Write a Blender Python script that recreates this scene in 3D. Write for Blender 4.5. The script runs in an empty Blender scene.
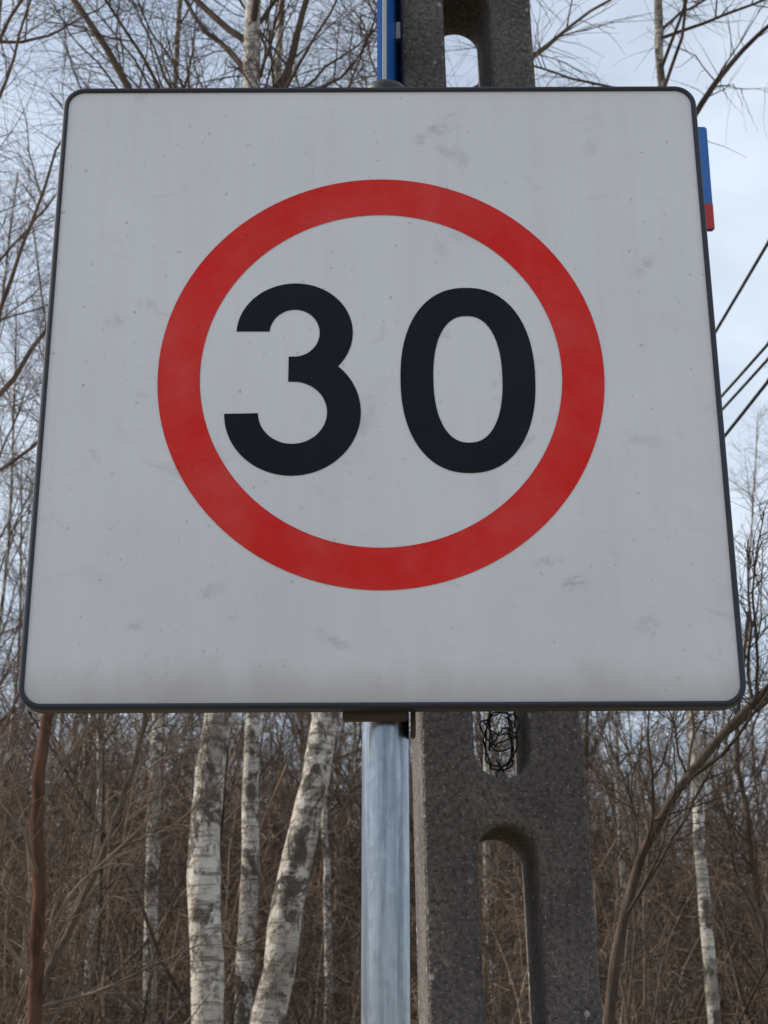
import bpy, bmesh, math, random
import numpy as np
from mathutils import Vector, Matrix
rng = np.random.default_rng(11)
random.seed(5)
scene = bpy.context.scene
COL = scene.collection

# ---------------------------------------------------------------- helpers
def link(o, parent=None):
    COL.objects.link(o)
    if parent is not None:
        o.parent = parent
    return o

def empty(name, loc=(0, 0, 0)):
    e = bpy.data.objects.new(name, None)
    e.location = loc
    e.empty_display_size = 0.2
    return link(e)

def mat(name):
    m = bpy.data.materials.new(name)
    m.use_nodes = True
    nt = m.node_tree
    b = nt.nodes["Principled BSDF"]
    return m, nt, b

def coords(nt, scale=(1, 1, 1), kind='Object', loc=(0, 0, 0)):
    tc = nt.nodes.new('ShaderNodeTexCoord')
    mp = nt.nodes.new('ShaderNodeMapping')
    mp.inputs['Scale'].default_value = scale
    mp.inputs['Location'].default_value = loc
    nt.links.new(tc.outputs[kind], mp.inputs['Vector'])
    return mp.outputs['Vector']

def noise(nt, vec, scale, detail=4, rough=0.6, dist=0.0):
    n = nt.nodes.new('ShaderNodeTexNoise')
    n.inputs['Scale'].default_value = scale
    n.inputs['Detail'].default_value = detail
    n.inputs['Roughness'].default_value = rough
    n.inputs['Distortion'].default_value = dist
    nt.links.new(vec, n.inputs['Vector'])
    return n.outputs['Fac']

def ramp(nt, fac, stops, interp='LINEAR'):
    r = nt.nodes.new('ShaderNodeValToRGB')
    cr = r.color_ramp
    cr.interpolation = interp
    while len(cr.elements) < len(stops):
        cr.elements.new(0.5)
    for e, (p, c) in zip(cr.elements, stops):
        e.position = p
        if not isinstance(c, (tuple, list)):
            c = (c, c, c)
        e.color = (c[0], c[1], c[2], 1)
    nt.links.new(fac, r.inputs['Fac'])
    return r.outputs['Color']

def mix(nt, fac, a, b, mode='MIX'):
    m = nt.nodes.new('ShaderNodeMix')
    m.data_type = 'RGBA'
    m.blend_type = mode
    for idx, v in ((0, fac), (6, a), (7, b)):
        if isinstance(v, bpy.types.NodeSocket):
            nt.links.new(v, m.inputs[idx])
        elif idx == 0:
            m.inputs[idx].default_value = v
        else:
            m.inputs[idx].default_value = (v[0], v[1], v[2], 1)
    return m.outputs[2]

def mul(nt, a, b):
    m = nt.nodes.new('ShaderNodeMath'); m.operation = 'MULTIPLY'
    for i, v in enumerate((a, b)):
        if isinstance(v, bpy.types.NodeSocket): nt.links.new(v, m.inputs[i])
        else: m.inputs[i].default_value = v
    return m.outputs[0]

def bump(nt, b, h, strength=0.3, dist=0.01):
    n = nt.nodes.new('ShaderNodeBump')
    n.inputs['Strength'].default_value = strength
    n.inputs['Distance'].default_value = dist
    nt.links.new(h, n.inputs['Height'])
    nt.links.new(n.outputs['Normal'], b.inputs['Normal'])

# ---------------------------------------------------------------- materials
def sign_paint(name, base, dirt=True, spec=0.25):
    m, nt, b = mat(name)
    v = coords(nt)
    n1 = noise(nt, v, 3.0, 5, 0.6)
    c = mix(nt, ramp(nt, n1, [(0.35, 0.0), (0.7, 1.0)]), base, tuple(x * 0.91 for x in base))
    if dirt:
        # general faint scuffs
        for k, (sc, lo, st, sx) in enumerate(((9.0, 0.58, 0.36, 1.0), (17.0, 0.59, 0.42, 0.8), (13.0, 0.60, 0.36, 1.3))):
            n2 = noise(nt, coords(nt, (sx, 1.0, 1.5), loc=(k * 3.1, 0, k * 1.7)), sc, 5, 0.65, 0.7)
            n3 = noise(nt, coords(nt, loc=(1.3 + k * 2, 0, 4.1 * k)), 4.5, 2, 0.5)
            f = mul(nt, ramp(nt, n2, [(lo, 0.0), (lo + 0.12, st)]), ramp(nt, n3, [(0.50, 0.0), (0.62, 1.0)]))
            c = mix(nt, f, c, (0.38, 0.365, 0.36))
        # hand / glove smears on the face
        wob = noise(nt, v, 38, 3, 0.6)
        grain = ramp(nt, noise(nt, coords(nt, (1, 1, 2.4)), 75, 4, 0.7), [(0.40, 0.0), (0.60, 1.0)])
        for (cx, cz, ra, rb, an, st) in ((0.079, .381, .022, .013, .5, .5), (0.055, .366, .012, .012, .2, .4), (0.10, .40, .014, .009, .9, .35),
                                         (-.215, -.300, .024, .012, .4, .42), (-.31, -.345, .016, .009, .2, .42), (-.060, -.365, .034, .010, -.45, .42),
                                         (.245, -.290, .022, .012, .3, .6), (.215, -.262, .022, .009, .1, .5), (.335, -.345, .026, .012, .25, .42),
                                         (-.185, -.335, .012, .006, 0, .35), (.36, .16, .03, .012, .8, .3), (-.36, .08, .02, .01, .2, .3)):
            tc = nt.nodes.new('ShaderNodeTexCoord')
            s1 = nt.nodes.new('ShaderNodeVectorMath'); s1.operation = 'SUBTRACT'; s1.inputs[1].default_value = (cx, 0, cz)
            nt.links.new(tc.outputs['Object'], s1.inputs[0])
            rt = nt.nodes.new('ShaderNodeVectorRotate'); rt.rotation_type = 'Y_AXIS'; rt.inputs['Angle'].default_value = an
            nt.links.new(s1.outputs[0], rt.inputs['Vector'])
            s2 = nt.nodes.new('ShaderNodeVectorMath'); s2.operation = 'MULTIPLY'; s2.inputs[1].default_value = (1 / ra, 0, 1 / rb)
            nt.links.new(rt.outputs[0], s2.inputs[0])
            ln = nt.nodes.new('ShaderNodeVectorMath'); ln.operation = 'LENGTH'; nt.links.new(s2.outputs[0], ln.inputs[0])
            ad = nt.nodes.new('ShaderNodeMath'); ad.operation = 'MULTIPLY_ADD'; ad.inputs[1].default_value = 1.4
            nt.links.new(wob, ad.inputs[0]); nt.links.new(ln.outputs['Value'], ad.inputs[2])
            mr = nt.nodes.new('ShaderNodeMapRange'); mr.interpolation_type = 'SMOOTHSTEP'
            mr.inputs['From Min'].default_value = 1.85; mr.inputs['From Max'].default_value = 0.9
            mr.inputs['To Min'].default_value = 0; mr.inputs['To Max'].default_value = st
            nt.links.new(ad.outputs[0], mr.inputs['Value'])
            c = mix(nt, mul(nt, mr.outputs[0], grain), c, (0.30, 0.29, 0.29))
        # fine vertical rain streaks
        ns = noise(nt, coords(nt, (1, 1, 0.05)), 38, 4, 0.6)
        c = mix(nt, ramp(nt, ns, [(0.45, 0.0), (0.75, 0.13)]), c, (0.48, 0.46, 0.43))
        # road grime along the bottom fold, plus a broad tone darkening towards the bottom
        tc = nt.nodes.new('ShaderNodeTexCoord'); sep = nt.nodes.new('ShaderNodeSeparateXYZ')
        nt.links.new(tc.outputs['Object'], sep.inputs[0])
        g = noise(nt, coords(nt, (1, 1, 0.6)), 9, 6, 0.7)
        ad = nt.nodes.new('ShaderNodeMath'); ad.operation = 'MULTIPLY_ADD'
        nt.links.new(g, ad.inputs[0]); ad.inputs[1].default_value = 0.09
        nt.links.new(sep.outputs['Z'], ad.inputs[2])
        for (a0, a1, st, cc) in ((-0.05, -0.40, 0.25, (0.47, 0.45, 0.43)), (-0.335, -0.41, 0.5, (0.30, 0.25, 0.235))):
            mr = nt.nodes.new('ShaderNodeMapRange'); mr.interpolation_type = 'SMOOTHSTEP'
            mr.inputs['From Min'].default_value = a0; mr.inputs['From Max'].default_value = a1
            mr.inputs['To Min'].default_value = 0; mr.inputs['To Max'].default_value = st
            nt.links.new(ad.outputs[0], mr.inputs['Value'])
            c = mix(nt, mr.outputs[0], c, cc)
    else:
        # dusty film
        c = mix(nt, ramp(nt, noise(nt, v, 9, 5, 0.65), [(0.40, 0.0), (0.75, 0.10)]), c, (0.5, 0.45, 0.43))
    n4 = noise(nt, v, 110, 2, 0.5)
    c = mix(nt, ramp(nt, n4, [(0.68, 0.0), (0.74, 0.6)]), c, tuple(x * 0.45 + 0.01 for x in base))
    nt.links.new(c, b.inputs['Base Color'])
    nt.links.new(ramp(nt, n1, [(0.3, 0.45), (0.7, 0.6)]), b.inputs['Roughness'])
    b.inputs['Specular IOR Level'].default_value = spec
    return m

M_WHITE = sign_paint('sign_white', (0.695, 0.71, 0.74))
M_RED = sign_paint('sign_red', (0.66, 0.024, 0.020), False, 0.10)
M_BLACK = sign_paint('sign_black', (0.008, 0.008, 0.016), False, 0.12)
for nd in M_BLACK.node_tree.nodes:
    if nd.type == 'VALTORGB' and abs(nd.color_ramp.elements[-1].color[0] - 0.10) < 1e-4:
        nd.color_ramp.elements[-1].color = (0.012, 0.012, 0.012, 1)

def simple(name, col, rough=0.5, metal=0.0, var=0.25, scale=12, bs=0.0):
    m, nt, b = mat(name)
    v = coords(nt)
    n = noise(nt, v, scale, 5, 0.6)
    nt.links.new(mix(nt, n, tuple(x * (1 - var) for x in col), tuple(min(1, x * (1 + var)) for x in col)), b.inputs['Base Color'])
    b.inputs['Roughness'].default_value = rough
    b.inputs['Metallic'].default_value = metal
    if bs:
        bump(nt, b, n, bs, 0.01)
    return m

M_RIM = simple('sign_rim_dark', (0.009, 0.011, 0.022), 0.5)
M_ALU = simple('aluminium_back', (0.45, 0.46, 0.47), 0.5, 0.7)
M_RUST = simple('rusty_clamp', (0.07, 0.045, 0.032), 0.7, 0.2, 0.5, 60, 0.3)
M_PLASTIC = simple('black_plastic', (0.008, 0.008, 0.009), 0.5)
M_BLUE = simple('street_plate_blue', (0.014, 0.12, 0.42), 0.4, 0, 0.1)
M_PRED = simple('street_plate_red', (0.40, 0.015, 0.015), 0.4, 0, 0.1)
M_PWHITE = simple('street_plate_white', (0.70, 0.71, 0.73), 0.4, 0, 0.05)
M_CABLE = simple('cable_black', (0.012, 0.012, 0.013), 0.5)

# galvanised steel
m, nt, b = mat('galvanised_steel'); M_GALV = m
vo = nt.nodes.new('ShaderNodeTexVoronoi'); vo.inputs['Scale'].default_value = 160
nt.links.new(coords(nt, (1, 1, 0.45)), vo.inputs['Vector'])
n = noise(nt, coords(nt, (1, 1, 0.04)), 55, 4, 0.65)
n5 = noise(nt, coords(nt, (1, 1, 0.5)), 22, 5, 0.7)
sp = nt.nodes.new('ShaderNodeSeparateColor'); nt.links.new(vo.outputs['Color'], sp.inputs[0])
c1 = ramp(nt, sp.outputs[0], [(0, (0.27, 0.30, 0.34)), (1, (0.34, 0.375, 0.42))])
c2 = mix(nt, ramp(nt, n, [(0.42, 0.0), (0.66, 0.85)]), c1, (0.12, 0.14, 0.17))
c2 = mix(nt, ramp(nt, n5, [(0.56, 0.0), (0.68, 0.4)]), c2, (0.50, 0.52, 0.53))
nt.links.new(c2, b.inputs['Base Color'])
b.inputs['Metallic'].default_value = 1.0
nt.links.new(ramp(nt, n, [(0.3, 0.22), (0.7, 0.34)]), b.inputs['Roughness'])
bump(nt, b, n, 0.35, 0.004)

# weathered exposed-aggregate concrete
m, nt, b = mat('weathered_concrete'); M_CONC = m
v = coords(nt)
n1 = noise(nt, v, 7, 5, 0.65)
n2 = noise(nt, v, 110, 3, 0.65)
n3 = noise(nt, v, 190, 2, 0.5)
base = ramp(nt, n1, [(0.3, (0.078, 0.070, 0.068)), (0.55, (0.122, 0.111, 0.105)), (0.75, (0.19, 0.175, 0.16))])
c = mix(nt, ramp(nt, n2, [(0.36, 0.8), (0.56, 0.0)]), base, (0.040, 0.037, 0.037))
c = mix(nt, ramp(nt, n3, [(0.62, 0.0), (0.69, 0.6)]), c, (0.36, 0.34, 0.32))
vo = nt.nodes.new('ShaderNodeTexVoronoi'); vo.inputs['Scale'].default_value = 24
nt.links.new(v, vo.inputs['Vector'])
nv = noise(nt, v, 9, 2, 0.5)
c = mix(nt, mul(nt, ramp(nt, vo.outputs['Distance'], [(0.09, 0.8), (0.16, 0.0)]), ramp(nt, nv, [(0.47, 0.0), (0.56, 1.0)])), c, (0.38, 0.37, 0.34))
nt.links.new(c, b.inputs['Base Color'])
b.inputs['Roughness'].default_value = 0.92
b.inputs['Specular IOR Level'].default_value = 0.15
bump(nt, b, n2, 0.8, 0.005)

# birch bark
m, nt, b = mat('birch_bark'); M_BIRCH = m
n1 = noise(nt, coords(nt, (5, 5, 40)), 1.0, 4, 0.65, 0.3)
n2 = noise(nt, coords(nt, (6, 6, 4.5)), 1.0, 6, 0.75, 0.5)
n2b = noise(nt, coords(nt, (18, 18, 13)), 1.0, 4, 0.7, 0.5)
n3 = noise(nt, coords(nt), 3.1, 4, 0.6)
white = ramp(nt, n3, [(0.3, (0.25, 0.225, 0.195)), (0.5, (0.44, 0.41, 0.365)), (0.7, (0.60, 0.575, 0.53))])
c = mix(nt, ramp(nt, n1, [(0.51, 0.0), (0.62, 0.75)]), white, (0.11, 0.09, 0.077))
c = mix(nt, ramp(nt, n2b, [(0.52, 0.0), (0.62, 0.75)]), c, (0.10, 0.082, 0.07))
c = mix(nt, ramp(nt, n2, [(0.50, 0.0), (0.57, 0.9)]), c, (0.055, 0.045, 0.039))
nt.links.new(c, b.inputs['Base Color'])
b.inputs['Roughness'].default_value = 0.85
b.inputs['Specular IOR Level'].default_value = 0.2
bump(nt, b, n2b, 0.9, 0.025)

def bark(name, dark, light, lo=0.6, hi=1.5, near=False):
    m, nt, b = mat(name)
    n = noise(nt, coords(nt, (14, 14, 3)) if near else coords(nt, (5, 5, 2)), 1.5, 5 if near else 2, 0.7)
    oi = nt.nodes.new('ShaderNodeObjectInfo')
    c = ramp(nt, n, [(0.3, dark), (0.7, light)])
    hv = nt.nodes.new('ShaderNodeHueSaturation')
    mr = nt.nodes.new('ShaderNodeMapRange'); mr.inputs['To Min'].default_value = lo; mr.inputs['To Max'].default_value = hi
    nt.links.new(oi.outputs['Random'], mr.inputs['Value']); nt.links.new(mr.outputs[0], hv.inputs['Value'])
    nt.links.new(c, hv.inputs['Color'])
    nt.links.new(hv.outputs[0], b.inputs['Base Color'])
    b.inputs['Roughness'].default_value = 0.9
    b.inputs['Specular IOR Level'].default_value = 0.1
    if near: bump(nt, b, n, 0.8, 0.02)
    return m
M_TWIG = bark('birch_twig', (0.052, 0.038, 0.031), (0.13, 0.096, 0.075))
M_BARK = bark('grey_brown_bark', (0.045, 0.034, 0.028), (0.145, 0.112, 0.088), 0.7, 1.2, True)
M_REDBARK = bark('reddish_bark', (0.040, 0.022, 0.016), (0.12, 0.062, 0.043), 0.9, 1.1, True)
M_SHRUB = bark('shrub_bark', (0.090, 0.065, 0.048), (0.25, 0.182, 0.135), 0.4, 1.5)
M_DARK = bark('dark_bark', (0.045, 0.035, 0.029), (0.135, 0.105, 0.084), 0.5, 1.7)

m, nt, b = mat('leaf_litter_ground'); M_GROUND = m
v = coords(nt)
n1 = noise(nt, v, 0.8, 5, 0.7); n2 = noise(nt, v, 14, 4, 0.7)
c = mix(nt, n2, (0.12, 0.09, 0.06), (0.30, 0.23, 0.16))
c = mix(nt, ramp(nt, n1, [(0.45, 0.0), (0.6, 0.8)]), c, (0.14, 0.14, 0.07))
nt.links.new(c, b.inputs['Base Color']); b.inputs['Roughness'].default_value = 0.95

# ---------------------------------------------------------------- mesh utils
def mesh_obj(name, verts, faces, mats, parent=None, smooth=False, loc=None):
    me = bpy.data.meshes.new(name)
    me.from_pydata(verts, [], faces)
    for mm in mats:
        me.materials.append(mm)
    if smooth:
        me.polygons.foreach_set('use_smooth', [True] * len(me.polygons))
    me.update()
    o = bpy.data.objects.new(name, me)
    if loc: o.location = loc
    return link(o, parent)

def box(name, lo, hi, m, parent=None, bev=0.0):
    bm = bmesh.new()
    bmesh.ops.create_cube(bm, size=1)
    for vv in bm.verts:
        vv.co = Vector([lo[i] + (vv.co[i] + .5) * (hi[i] - lo[i]) for i in range(3)])
    if bev:
        bmesh.ops.bevel(bm, geom=bm.edges[:], offset=bev, segments=2, affect='EDGES')
    me = bpy.data.meshes.new(name); bm.to_mesh(me); bm.free()
    me.materials.append(m)
    o = bpy.data.objects.new(name, me)
    return link(o, parent)

def tube_arrays(P, R, s):
    B, n, _ = P.shape
    T = np.gradient(P, axis=1)
    T /= np.linalg.norm(T, axis=2, keepdims=True) + 1e-9
    mt = np.abs(T.mean(axis=1))
    ref = np.zeros((B, 3)); ref[np.arange(B), mt.argmin(axis=1)] = 1
    U = np.cross(T, ref[:, None, :]); U /= np.linalg.norm(U, axis=2, keepdims=True) + 1e-9
    W = np.cross(T, U)
    a = np.arange(s) * 2 * np.pi / s
    if s == 2:   # flat ribbon for the finest far twigs, random roll
        ph = rng.uniform(0, np.pi, B)[:, None, None]
        D = np.cos(ph) * U + np.sin(ph) * W
        V = np.stack([P + D * R[:, :, None], P - D * R[:, :, None]], 2).reshape(-1, 3)
    else:
        V = P[:, :, None, :] + R[:, :, None, None] * (np.cos(a)[None, None, :, None] * U[:, :, None, :] + np.sin(a)[None, None, :, None] * W[:, :, None, :])
        V = V.reshape(-1, 3)
    idx = np.arange(B * n * s).reshape(B, n, s)
    i0 = idx[:, :-1, :]; i1 = idx[:, 1:, :]
    F = np.stack([i0, np.roll(i0, -1, 2), np.roll(i1, -1, 2), i1], -1)
    if s == 2: F = F[:, :, :1, :]
    return V, F.reshape(-1, 4)

def build_tubes(name, parts):
    Vs, Fs, Ms = [], [], []
    off = 0
    for P, R, s, mi in parts:
        V, F = tube_arrays(P, R, s)
        Vs.append(V); Fs.append(F + off); Ms.append(np.full(len(F), mi)); off += len(V)
    V = np.concatenate(Vs); F = np.concatenate(Fs); Mi = np.concatenate(Ms)
    me = bpy.data.meshes.new(name)
    me.vertices.add(len(V)); me.vertices.foreach_set('co', V.astype(np.float32).ravel())
    me.loops.add(len(F) * 4); me.loops.foreach_set('vertex_index', F.astype(np.int32).ravel())
    me.polygons.add(len(F)); me.polygons.foreach_set('loop_start', np.arange(0, len(F) * 4, 4, dtype=np.int32))
    me.polygons.foreach_set('loop_total', np.full(len(F), 4, dtype=np.int32))
    me.polygons.foreach_set('material_index', Mi.astype(np.int32))
    me.polygons.foreach_set('use_smooth', np.ones(len(F), dtype=bool))
    me.update(calc_edges=True)
    return me

def kids(P, R, per, t0, t1, L, ang, n, wob, grav, rs, rmin, Lt=0.0, rl=0.02):
    B, m, _ = P.shape
    par = np.repeat(np.arange(B), per); K = len(par)
    t = rng.uniform(t0, t1, K)
    x = t * (m - 1); i = np.minimum(x.astype(int), m - 2); fr = (x - i)[:, None]
    p = P[par, i] * (1 - fr) + P[par, i + 1] * fr
    r = R[par, i]
    T = P[par, i + 1] - P[par, i]; T /= np.linalg.norm(T, axis=1, keepdims=True) + 1e-9
    q = rng.normal(size=(K, 3)); q -= (q * T).sum(1, keepdims=True) * T
    q /= np.linalg.norm(q, axis=1, keepdims=True) + 1e-9
    a = np.radians(ang + rng.normal(0, 10, K))[:, None]
    d = np.cos(a) * T + np.sin(a) * q
    ln = L * rng.uniform(0.6, 1.3, K) * (1 - Lt * (t - t0) / (t1 - t0 + 1e-6))
    r0 = np.maximum(np.minimum(r * rs, ln * rl + 0.0008), rmin)
    Q = np.zeros((K, n, 3)); Q[:, 0] = p
    for k in range(1, n):
        d = d + rng.normal(0, wob, (K, 3)); d[:, 2] += grav
        d /= np.linalg.norm(d, axis=1, keepdims=True)
        Q[:, k] = Q[:, k - 1] + d * (ln / (n - 1))[:, None]
    Rr = r0[:, None] * np.linspace(1, 0.25, n)[None, :]
    return Q, np.maximum(Rr, rmin * 0.6)

def trunk_path(pts, n=70, wob=0.012):
    pts = np.array(pts, float)
    s = np.concatenate([[0], np.cumsum(np.linalg.norm(np.diff(pts, axis=0), axis=1))])
    u = np.linspace(0, s[-1], n)
    P = np.stack([np.interp(u, s, pts[:, i]) for i in range(3)], 1)
    Q = np.pad(P, ((4, 4), (0, 0)), mode='edge')
    Q[:4] = P[0] - (P[4:0:-1] - P[0]); Q[-4:] = P[-1] + (P[-1] - P[-2:-6:-1])
    ker = np.ones(9) / 9
    P = np.stack([np.convolve(Q[:, i], ker, 'valid') for i in range(3)], 1)
    w = np.cumsum(rng.normal(0, wob, (n, 2)), 0); w -= np.linspace(0, 1, n)[:, None] * w[-1]
    P[:, :2] += w * 0.5
    return P

def tree_mesh(name, pts, r0, r1, limbs=34, t0=0.3, L=2.6, ang=42, sub=7, twig=8, droop=-0.05, mats=None, up=0.06, extra=None, tsides=14, far=False, rl=0.0095, ntr=90):
    P = trunk_path(pts, ntr)[None]; n = P.shape[1]
    R = (r0 + (r1 - r0) * np.linspace(0, 1, n) ** 0.9)
    R = R * (1 + 0.06 * np.convolve(rng.normal(size=n + 4), np.ones(5) / 3, 'valid'))
    R = R[None]
    parts = [(P, R, tsides, 0)]
    A, AR = kids(P, R, limbs, t0, 0.99, L, ang, 9 if far else 12, 0.12, up, 0.45, 0.005, 0.65, rl)
    if extra:
        for epts, er in extra:
            e = trunk_path(epts, A.shape[1], 0.02)
            A = np.concatenate([A, e[None]]); AR = np.concatenate([AR, (er * np.linspace(1, 0.35, A.shape[1]))[None]])
    parts.append((A, AR, 5 if far else 7, 1))
    Bq, BR = kids(A, AR, sub, 0.2, 1.0, L * 0.38, 42, 5 if far else 8, 0.13, 0.0, 0.6, 0.003, 0.4, 0.007)
    parts.append((Bq, BR, 3 if far else 4, 1))
    C, CR = kids(Bq, BR, twig, 0.15, 1.0, L * 0.19, 38, 4 if far else 6, 0.12, droop, 0.7, 0.0024 if far else 0.0016, 0.2, 0.006)
    parts.append((C, CR, 2 if far else 3, 1))
    C2, CR2 = kids(A, AR, sub * 2, 0.1, 1.0, L * 0.2, 48, 4 if far else 6, 0.14, droop, 0.5, 0.0026 if far else 0.0018, 0.2, 0.006)
    parts.append((C2, CR2, 2 if far else 3, 1))
    me = build_tubes(name, parts)
    for mm in (mats or [M_BIRCH, M_TWIG]):
        me.materials.append(mm)
    return me

def place(name, me, parent=None, loc=(0, 0, 0), rot=0, sc=1, sz=None):
    o = bpy.data.objects.new(name, me)
    o.location = loc; o.rotation_euler = (0, 0, rot); o.scale = (sc, sc, sz or sc)
    return link(o, parent)

# ---------------------------------------------------------------- ground
g = 600
mesh_obj('ground', [(-g, -g, 0), (g, -g, 0), (g, g, 0), (-g, g, 0)], [(0, 1, 2, 3)], [M_GROUND])

# ---------------------------------------------------------------- traffic sign
SX, SY, SZ = -0.004, 1.949, 2.4815
sign = empty('speed_limit_sign', (SX, SY, SZ))
sign.rotation_euler = (math.radians(-1.2), math.radians(-0.25), 0)
PS = (1.005, 1, 1.012)
DS = (0.998, 1, 1.011)

def rrect(hw, r, seg=8):
    pts = []
    for cx, cz, a0 in ((hw - r, hw - r, 0), (-hw + r, hw - r, 90), (-hw + r, -hw + r, 180), (hw - r, -hw + r, 270)):
        for k in range(seg + 1):
            a = math.radians(a0 + 90 * k / seg)
            pts.append((cx + r * math.cos(a), cz + r * math.sin(a)))
    return pts

pl = rrect(0.4455, 0.026)
n_ = len(pl)
mesh_obj('face_panel', [(x, 0, z) for x, z in pl], [tuple(range(n_))], [M_WHITE], sign).scale = PS
mesh_obj('back_panel', [(x, 0.003, z) for x, z in pl], [tuple(reversed(range(n_)))], [M_ALU], sign).scale = PS
prof = [(0.4440, -0.0008), (0.4445, -0.0030), (0.4475, -0.0042), (0.4500, -0.0034), (0.4515, -0.0010), (0.4518, 0.018), (0.4505, 0.021), (0.440, 0.021), (0.440, 0.0185), (0.4485, 0.0185), (0.4485, 0.001)]
vs, fs = [], []
for hw, y in prof:
    r = 0.030 - (0.4515 - hw)
    for x, z in rrect(hw, max(r, 0.015)):
        vs.append((x, y, z))
m_ = len(prof)
for i in range(m_):
    j = (i + 1) % m_
    for k in range(n_):
        l = (k + 1) % n_
        fs.append((i * n_ + k, i * n_ + l, j * n_ + l, j * n_ + k))
mesh_obj('rim', vs, fs, [M_RIM], sign).scale = PS
S = 160; vs = []; fs = []
for r in (0.300, 0.2432):
    for k in range(S):
        a = 2 * math.pi * k / S
        vs.append((r * math.cos(a), -0.0008, r * math.sin(a)))
for k in range(S):
    l = (k + 1) % S
    fs.append((k, S + k, S + l, l))
mesh_obj('red_ring', vs, fs, [M_RED], sign).scale = DS

def ell(cx, cz, a, b, d0, d1, n=40, p=2.0):
    out = []
    for k in range(n + 1):
        t = math.radians(d0 + (d1 - d0) * k / n)
        c, s = math.cos(t), math.sin(t)
        out.append((cx + a * math.copysign(abs(c) ** (2 / p), c), cz + b * math.copysign(abs(s) ** (2 / p), s)))
    return out
def ang_at(cz, b, z): return math.degrees(math.asin(max(-1, min(1, (z - cz) / b))))
UX, UZ, UA, UB, ua, ub = -0.117, 0.062, 0.079, 0.075, 0.034, 0.035
LX, LZ, LA, LB, la, lb = -0.118, -0.0545, 0.0910, 0.0895, 0.0460, 0.0447
three = []
three += ell(UX, UZ, ua, ub, 176, -90)
three += [(-0.1245, 0.027), (-0.1245, -0.0098)]
three += ell(LX, LZ, la, lb, 90, -179)
three += ell(LX, LZ, LA, LB, 181, 360 + ang_at(LZ, LB, 0.0132), 60)
three += ell(UX, UZ, UA, UB, ang_at(UZ, UB, 0.0132), 178, 50)
bm = bmesh.new()
vv = [bm.verts.new((x, -0.0008, z)) for x, z in three]
es = [bm.edges.new((vv[i], vv[(i + 1) % len(vv)])) for i in range(len(vv))]
bmesh.ops.triangle_fill(bm, use_beauty=True, use_dissolve=False, edges=es, normal=(0, -1, 0))
me = bpy.data.meshes.new('digit_three'); bm.to_mesh(me); bm.free(); me.materials.append(M_BLACK)
link(bpy.data.objects.new('digit_three', me), sign).scale = DS
vs = [(x, -0.0008, z) for x, z in ell(0.1166, -0.006, 0.0905, 0.1353, 0, 360, 120, 2.25)[:-1]]
k0 = len(vs)
vs += [(x, -0.0008, z) for x, z in ell(0.1166, -0.006, 0.0463, 0.0925, 0, 360, 120, 2.3)[:-1]]
mesh_obj('digit_zero', vs, [(k, k0 + k, k0 + (k + 1) % k0, (k + 1) % k0) for k in range(k0)], [M_BLACK], sign).scale = DS
for zz in (0.27, -0.27):
    box('rear_channel', (-0.40, 0.0215, zz - 0.02), (0.40, 0.030, zz + 0.02), M_ALU, sign, 0.002)
    box('clamp', (-0.05, 0.0305, zz - 0.025), (0.055, 0.095, zz - 0.018), M_ALU, sign, 0.002)
box('lower_bracket', (-0.050, 0.023, -0.466), (0.032, 0.036, -0.446), M_RUST, sign, 0.002)
box('lower_bracket_tab', (0.036, 0.038, -0.480), (0.042, 0.075, -0.445), M_RUST, sign, 0.002)

# steel post
post = empty('steel_post', (0.002, 2.010, 0))
S = 48
def lathe(name, prof, m, parent):
    bm = bmesh.new(); prev = None
    for z, r in prof:
        ring = [bm.verts.new((r * math.cos(2 * math.pi * k / S), r * math.sin(2 * math.pi * k / S), z)) for k in range(S)]
        if prev:
            for k in range(S):
                f = bm.faces.new((prev[k], prev[(k + 1) % S], ring[(k + 1) % S], ring[k])); f.smooth = True
        prev = ring
    me = bpy.data.meshes.new(name); bm.to_mesh(me); bm.free(); me.materials.append(m)
    return link(bpy.data.objects.new(name, me), parent)
lathe('tube', [(0, .03), (1.0, .03), (2.0, .03), (2.955, .03)], M_GALV, post)
lathe('end_cap', [(2.935, .0325), (2.960, .0325), (2.968, .030), (2.973, .020), (2.975, .001)], M_PLASTIC, post)

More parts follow.
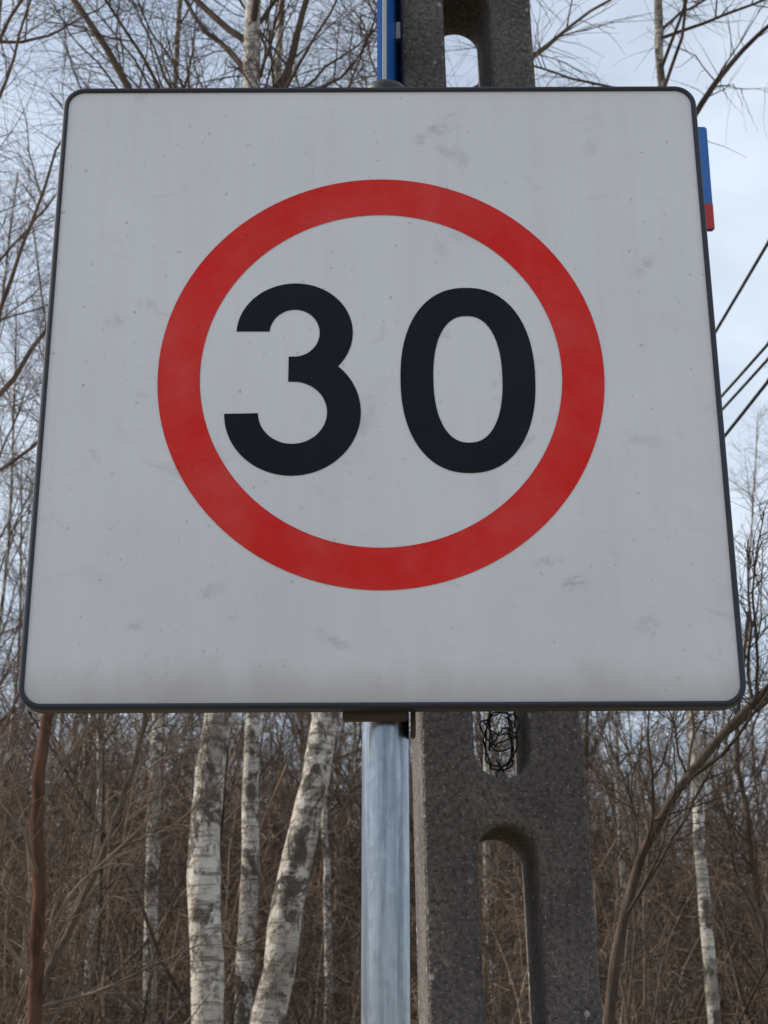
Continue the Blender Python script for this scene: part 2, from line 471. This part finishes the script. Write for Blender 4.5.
# ---------------------------------------------------------------- slotted concrete utility pole
def concrete_pole(name, loc, rotz, lean, w_fn, slot_fn, ztop, first, period, L, depth=0.20):
    bm = bmesh.new()
    cache = {}
    def V(x, z, back):
        key = (round(x, 5), round(z, 5), back)
        if key not in cache:
            cache[key] = bm.verts.new((x, depth if back else 0, z))
        return cache[key]
    def quadstrip(poly_edges):
        for (a, b2) in poly_edges:
            try: bm.faces.new((V(*a, 0), V(*b2, 0), V(*b2, 1), V(*a, 1)))
            except ValueError: pass
    z = first
    while z > 0.3: z -= period
    slots = []
    while z + L < ztop - 0.2:
        if z > 0.02: slots.append((z, z + L))
        z += period
    gap = period - L
    cuts = [0.0]
    for a, b2 in slots:
        cuts += [a - gap / 2, b2 + gap / 2]
    cuts = sorted(set(round(max(c, 0), 4) for c in cuts + [ztop]))
    for lo, hi in zip(cuts[:-1], cuts[1:]):
        if hi - lo < 1e-3: continue
        sl = [s for s in slots if s[0] > lo - 1e-4 and s[1] < hi + 1e-4]
        for sgn in (-1, 1):
            wl, wh = w_fn(lo) / 2, w_fn(hi) / 2
            poly = [(0.0, lo), (sgn * wl, lo), (sgn * wh, hi), (0.0, hi)]
            inner = []
            if sl:
                a, b2 = sl[0]; r = slot_fn((a + b2) / 2) / 2
                for k in range(13):
                    t = math.radians(90 - 90 * k / 12); inner.append((sgn * r * math.cos(t), b2 - r + r * math.sin(t)))
                for k in range(13):
                    t = math.radians(-90 * k / 12); inner.append((sgn * r * math.cos(t), a + r + r * math.sin(t)))
            full = poly + inner
            for back in (0, 1):
                bm.faces.new([V(x, zz, back) for x, zz in full])
            quadstrip([(poly[1], poly[2])])
            quadstrip(list(zip(inner[:-1], inner[1:])))
            if lo == 0.0: quadstrip([(poly[0], poly[1])])
            if abs(hi - round(ztop, 4)) < 1e-4: quadstrip([(poly[2], poly[3])])
    bmesh.ops.recalc_face_normals(bm, faces=bm.faces)
    for v_ in bm.verts:
        v_.co.x += lean * v_.co.z
    me = bpy.data.meshes.new(name); bm.to_mesh(me); bm.free()
    me.materials.append(M_CONC)
    o = bpy.data.objects.new(name, me)
    o.location = loc; o.rotation_euler = (0, 0, rotz)
    link(o)
    bv = o.modifiers.new('bevel', 'BEVEL'); bv.width = 0.010; bv.segments = 3; bv.limit_method = 'ANGLE'; bv.angle_limit = math.radians(35)
    return o
concrete_pole('concrete_utility_pole', (0.2590, 2.75, 0), math.radians(3.7), -0.0245,
              lambda z: 0.2850 - 0.0105 * (z - 2.2), lambda z: 0.102 - 0.006 * (z - 1.9), 9.5, 2.080, 0.872, 0.791)

# tangled wire stuffed in the slot
wire = empty('tangled_wire', (0.205, 2.80, 2.16))
parts = []
for k in range(7):
    n = 26
    a = np.linspace(0, 2 * np.pi * rng.uniform(0.6, 1.1), n) + rng.uniform(0, 6)
    rx, rz = rng.uniform(0.02, 0.042), rng.uniform(0.025, 0.07)
    q = np.stack([0.004 + rx * np.cos(a), rng.uniform(-.03, .03) + 0.02 * np.sin(a * 1.3 + k), rz * np.sin(a) + rng.uniform(-.04, .03)], 1)
    q += np.stack([np.convolve(rng.normal(0, .009, n), np.ones(5) / 5, 'same') for _ in range(3)], 1)
    parts.append((q[None], np.full((1, n), 0.0017), 5, 0))
me = build_tubes('wire_loops', parts); me.materials.append(M_CABLE)
place('wire_loops', me, wire)

# ---------------------------------------------------------------- street name plates
sp2 = empty('street_name_plate', (0.386, 2.70, 3.242))
box('plate', (-0.25, 0, -0.115), (0.25, 0.012, 0.115), M_BLUE, sp2, 0.003)
box('red_band', (-0.2495, -0.002, -0.1145), (0.2495, 0.0, -0.060), M_PRED, sp2)
box('holder', (-0.10, 0.0125, -0.02), (0.0, 0.045, 0.02), M_ALU, sp2)
sp1 = empty('street_name_plate', (-0.004, 2.62, 3.63))
sp1.rotation_euler = (0, 0, math.radians(79))
box('plate', (0.0, 0, -0.23), (0.286, 0.010, 0.26), M_BLUE, sp1, 0.002)
box('white_border', (0.001, -0.0015, -0.227), (0.040, -0.0003, 0.257), M_PWHITE, sp1)
box('holder', (0.15, -0.06, -0.02), (0.19, -0.0005, 0.02), M_ALU, sp1)

# ---------------------------------------------------------------- far utility pole and overhead lines
concrete_pole('concrete_utility_pole', (1.90, 16, 0), math.radians(20), 0.0,
              lambda z: 0.24 - 0.013 * z, lambda z: 0.08 - 0.004 * z, 7.2, 1.9, 0.872, 0.791, 0.16)
wires = empty('overhead_power_lines')
ends = [((2.093, 7.68, 5.86), 6.52, 0.0095), ((2.042, 7.68, 5.25), 6.68, 0.0085), ((2.042, 7.68, 5.17), 6.57, 0.0085), ((2.022, 7.68, 5.03), 6.01, 0.0100)]
parts = []
for (p12, z25, r) in ends:
    a = np.array(p12); b_ = np.array([1.875, 15.9, z25])
    c_ = a + (a - b_) / 8.3 * 17; c_[2] = a[2] + 0.3
    q = [b_ * (1 - t) + a * t - np.array([0, 0, 0.05 * 4 * t * (1 - t)]) for t in np.linspace(0, 1, 14)]
    q += [a * (1 - t) + c_ * t - np.array([0, 0, 0.15 * math.sin(math.pi * t)]) for t in np.linspace(0, 1, 14)[1:]]
    q = np.array(q)
    parts.append((q[None], np.full((1, len(q)), r), 6, 0))
me = build_tubes('cables', parts); me.materials.append(M_CABLE); place('cables', me, wires)

# ---------------------------------------------------------------- hand placed trees
def birch(pts, r0, r1, **kw):
    me = tree_mesh('birch_tree', pts, r0, r1, **kw)
    return place('birch_tree', me)
birch([(-0.90, 9, 0), (-.965, 9, 1.84), (-1.07, 9, 2.66), (-.93, 9, 3.5), (-.88, 9, 5.5), (-.875, 9, 7.75), (-.91, 9, 8.5), (-.95, 9.1, 13)], 0.112, 0.02, t0=0.5, limbs=30,
      extra=[([(-.9, 9, 5.6), (-1.2, 9, 6.7), (-1.55, 9, 7.76), (-2.09, 9, 8.45), (-2.7, 9, 9.3)], 0.04),
             ([(-.9, 9, 6.4), (-.78, 9, 7.1), (-.623, 9, 7.75), (-.467, 9, 8.5), (-.3, 9, 10)], 0.032)])
birch([(-1.05, 12, 0), (-1.035, 12, 1.92), (-1.041, 12, 4.14), (-.954, 12, 9.8), (-.9, 12, 15)], 0.082, 0.015, t0=0.5, limbs=30)
birch([(-.95, 9.5, 0), (-.649, 9.5, 1.86), (-.493, 9.5, 2.72), (-.339, 9.5, 3.61), (0.0, 9.5, 5.6), (.22, 9.5, 8.0), (.3, 9.5, 12)], 0.115, 0.02, t0=0.5, limbs=22)
birch([(-1.95, 14, 0), (-1.963, 14, 1.98), (-2.036, 14, 4.56), (-2.15, 14, 11), (-2.2, 14, 16)], 0.073, 0.015, t0=0.45, limbs=30)
birch([(-.50, 16, 0), (-.518, 16, 2), (-.55, 16, 4.6), (-.5, 16, 12)], 0.045, 0.012, t0=0.4, limbs=22)
birch([(1.97, 10, 0), (1.965, 10, 1.87), (1.952, 10, 3.72), (2.09, 10, 8.43), (2.115, 10, 9.2), (2.1, 10, 13)], 0.042, 0.028, t0=0.60, limbs=24,
      extra=[([(2.05, 10, 7.8), (2.25, 10, 8.43), (2.88, 10, 9.03), (3.4, 10, 9.4)], 0.028)])
birch([(-3.6, 11, 0), (-3.5, 11, 3), (-3.3, 11, 8), (-3.1, 11, 14)], 0.09, 0.02, t0=0.35, limbs=36, twig=11, droop=-0.16)
me = tree_mesh('sapling', [(-1.46, 7, 0), (-1.476, 7, 1.79), (-1.518, 7, 3.08), (-1.42, 7, 5), (-1.2, 7, 6.2)], 0.042, 0.012, limbs=14, t0=0.3, L=0.9, mats=[M_REDBARK, M_DARK], sub=5, twig=5)
place('bare_tree', me)
me = tree_mesh('crooked', [(.74, 6, 0), (.794, 6, 1.76), (.859, 6, 2.34), (1.041, 6, 2.60), (1.25, 6, 2.74), (1.479, 6, 2.99), (2.0, 6.2, 3.5), (2.3, 6.3, 4.4)], 0.030, 0.010, limbs=26, t0=0.2, L=1.1, mats=[M_BARK, M_DARK], sub=7, twig=6, up=0.1, ntr=36)
place('bare_tree', me)
me = tree_mesh('crooked2', [(-2.2, 8.5, 0), (-1.9, 8.5, 1.7), (-1.55, 8.5, 2.5), (-1.3, 8.5, 3.3), (-1.25, 8.5, 4.5)], 0.03, 0.010, limbs=22, t0=0.2, L=1.3, mats=[M_BARK, M_DARK], sub=7, twig=6, up=0.1)
place('bare_tree', me)
me = tree_mesh('crooked3', [(2.95, 12, 0), (2.8, 12, 2.2), (2.7, 12, 3.9), (2.85, 12, 5.0)], 0.045, 0.012, limbs=20, t0=0.2, L=1.2, mats=[M_BARK, M_DARK], sub=6, twig=6, up=0.1)
place('bare_tree', me)

# ---------------------------------------------------------------- forest mass (instanced)
forest = empty('distant_forest')
T = []
for k in range(4):
    h = rng.uniform(12, 16)
    T.append(tree_mesh('forest_birch', [(0, 0, 0), (rng.normal(0, .2), rng.normal(0, .2), h * .3), (rng.normal(0, .3), rng.normal(0, .3), h * .65), (rng.normal(0, .5), 0, h)],
                       0.066, 0.012, limbs=34, t0=0.3, L=2.3, sub=6, twig=8, tsides=8, far=True, ntr=30))
TB = []
for k in range(5):
    h = rng.uniform(8, 12)
    TB.append(tree_mesh('forest_bare', [(0, 0, 0), (rng.normal(0, .3), rng.normal(0, .3), h * .3), (rng.normal(0, .5), rng.normal(0, .5), h * .65), (rng.normal(0, .7), 0, h)],
                       0.07, 0.012, limbs=48, t0=0.08, L=2.2, sub=6, twig=7, droop=0.03, tsides=8, mats=[M_DARK, M_DARK if k % 2 else M_SHRUB], far=True, ntr=30))
Sh = []
for k in range(6):
    nst = 10
    a = rng.uniform(0, 2 * np.pi, nst); tilt = rng.uniform(0.0, 0.42, nst)
    d = np.stack([np.cos(a) * tilt, np.sin(a) * tilt, np.ones(nst)], 1)
    P = np.zeros((nst, 10, 3)); P[:, 0, :2] = rng.normal(0, .5, (nst, 2))
    ln = rng.uniform(2.2, 5.4, nst)
    for i in range(1, 10):
        d = d + rng.normal(0, .13, (nst, 3)); d[:, 2] += 0.05
        d /= np.linalg.norm(d, axis=1, keepdims=True)
        P[:, i] = P[:, i - 1] + d * (ln / 9)[:, None]
    R = rng.uniform(0.010, 0.030, nst)[:, None] * np.linspace(1, .3, 10)[None]
    parts = [(P, R, 5, 0)]
    A, AR = kids(P, R, 10, 0.1, 1.0, 1.2, 58, 7, 0.22, 0.02, 0.6, 0.004, 0.4, 0.008)
    B_, BR = kids(A, AR, 6, 0.1, 1.0, 0.5, 52, 4, 0.24, 0.0, 0.6, 0.003, 0.3, 0.006)
    C_, CR = kids(B_, BR, 3, 0.1, 1.0, 0.25, 50, 3, 0.2, 0.0, 0.7, 0.0026, 0.3, 0.006)
    parts += [(A, AR, 3, 0), (B_, BR, 2, 0), (C_, CR, 2, 0)]
    me = build_tubes('forest_shrub', parts); me.materials.append(M_SHRUB if k % 2 else M_DARK)
    Sh.append(me)
def scatter(meshes, count, y0, y1, s0, s1, nm):
    for i in range(count):
        y = y0 + (y1 - y0) * rng.random()
        x = rng.uniform(-(1 + 0.29 * y), 1 + 0.34 * y)
        me = meshes[rng.integers(len(meshes))]
        s = rng.uniform(s0, s1)
        # cleared corridor along the power line
        if nm == 'tree' and y < 30 and 0.17 * y < x < 0.28 * y and s > 0.5: continue
        place(nm, me, forest, (x, y, 0), rng.uniform(0, 6.28), s, s)
scatter(T, 52, 17, 40, 0.75, 1.1, 'tree')
scatter(T, 50, 40, 85, 0.8, 1.1, 'tree')
scatter(TB, 80, 20, 50, 0.65, 1.0, 'tree')
scatter(TB, 140, 50, 100, 1.1, 1.5, 'tree')
scatter(Sh, 50, 11, 20, 0.6, 0.95, 'shrub')
scatter(Sh, 130, 20, 36, 0.9, 1.5, 'shrub')
scatter(Sh, 200, 36, 90, 1.5, 2.5, 'shrub')

# ---------------------------------------------------------------- world + sun
SUN_AZ = math.radians(-80); SUN_EL = math.radians(37)
w = bpy.data.worlds.new("World"); scene.world = w; w.use_nodes = True
nt = w.node_tree
bg = nt.nodes['Background']
sky = nt.nodes.new('ShaderNodeTexSky'); sky.sky_type = 'NISHITA'; sky.sun_disc = False
sky.sun_elevation = SUN_EL; sky.sun_rotation = SUN_AZ
sky.air_density = 1.0; sky.dust_density = 1.2
cl = noise(nt, coords(nt, (1, 1, 2.2), 'Generated'), 2.6, 5, 0.55)
cf = ramp(nt, cl, [(0.36, 0.40), (0.64, 0.92)])
cc = mix(nt, cf, sky.outputs['Color'], (6.3, 6.95, 7.8))
nt.links.new(cc, bg.inputs['Color'])
bg.inputs['Strength'].default_value = 0.145

sl = bpy.data.lights.new('sun', 'SUN'); sl.energy = 5.0; sl.angle = math.radians(0.5); sl.color = (1.0, 0.91, 0.78)
so = bpy.data.objects.new('sun', sl); link(so)
sd = Vector((math.sin(SUN_AZ) * math.cos(SUN_EL), math.cos(SUN_AZ) * math.cos(SUN_EL), math.sin(SUN_EL)))
so.rotation_euler = sd.to_track_quat('Z', 'Y').to_euler()
so.location = (0, 0, 20)

# ---------------------------------------------------------------- camera
cam = bpy.data.cameras.new('camera'); cam.lens = 55.86; cam.sensor_width = 36; cam.sensor_fit = 'AUTO'
cam.clip_end = 3000; cam.clip_start = 0.05
cam.dof.use_dof = True; cam.dof.focus_distance = 2.12; cam.dof.aperture_fstop = 18
co = bpy.data.objects.new('camera', cam); link(co)
co.location = (0, 0, 1.6); co.rotation_euler = (math.radians(90 + 19.4), 0, 0)
scene.camera = co
scene.view_settings.view_transform = 'Standard'; scene.view_settings.look = 'None'; scene.view_settings.exposure = 0
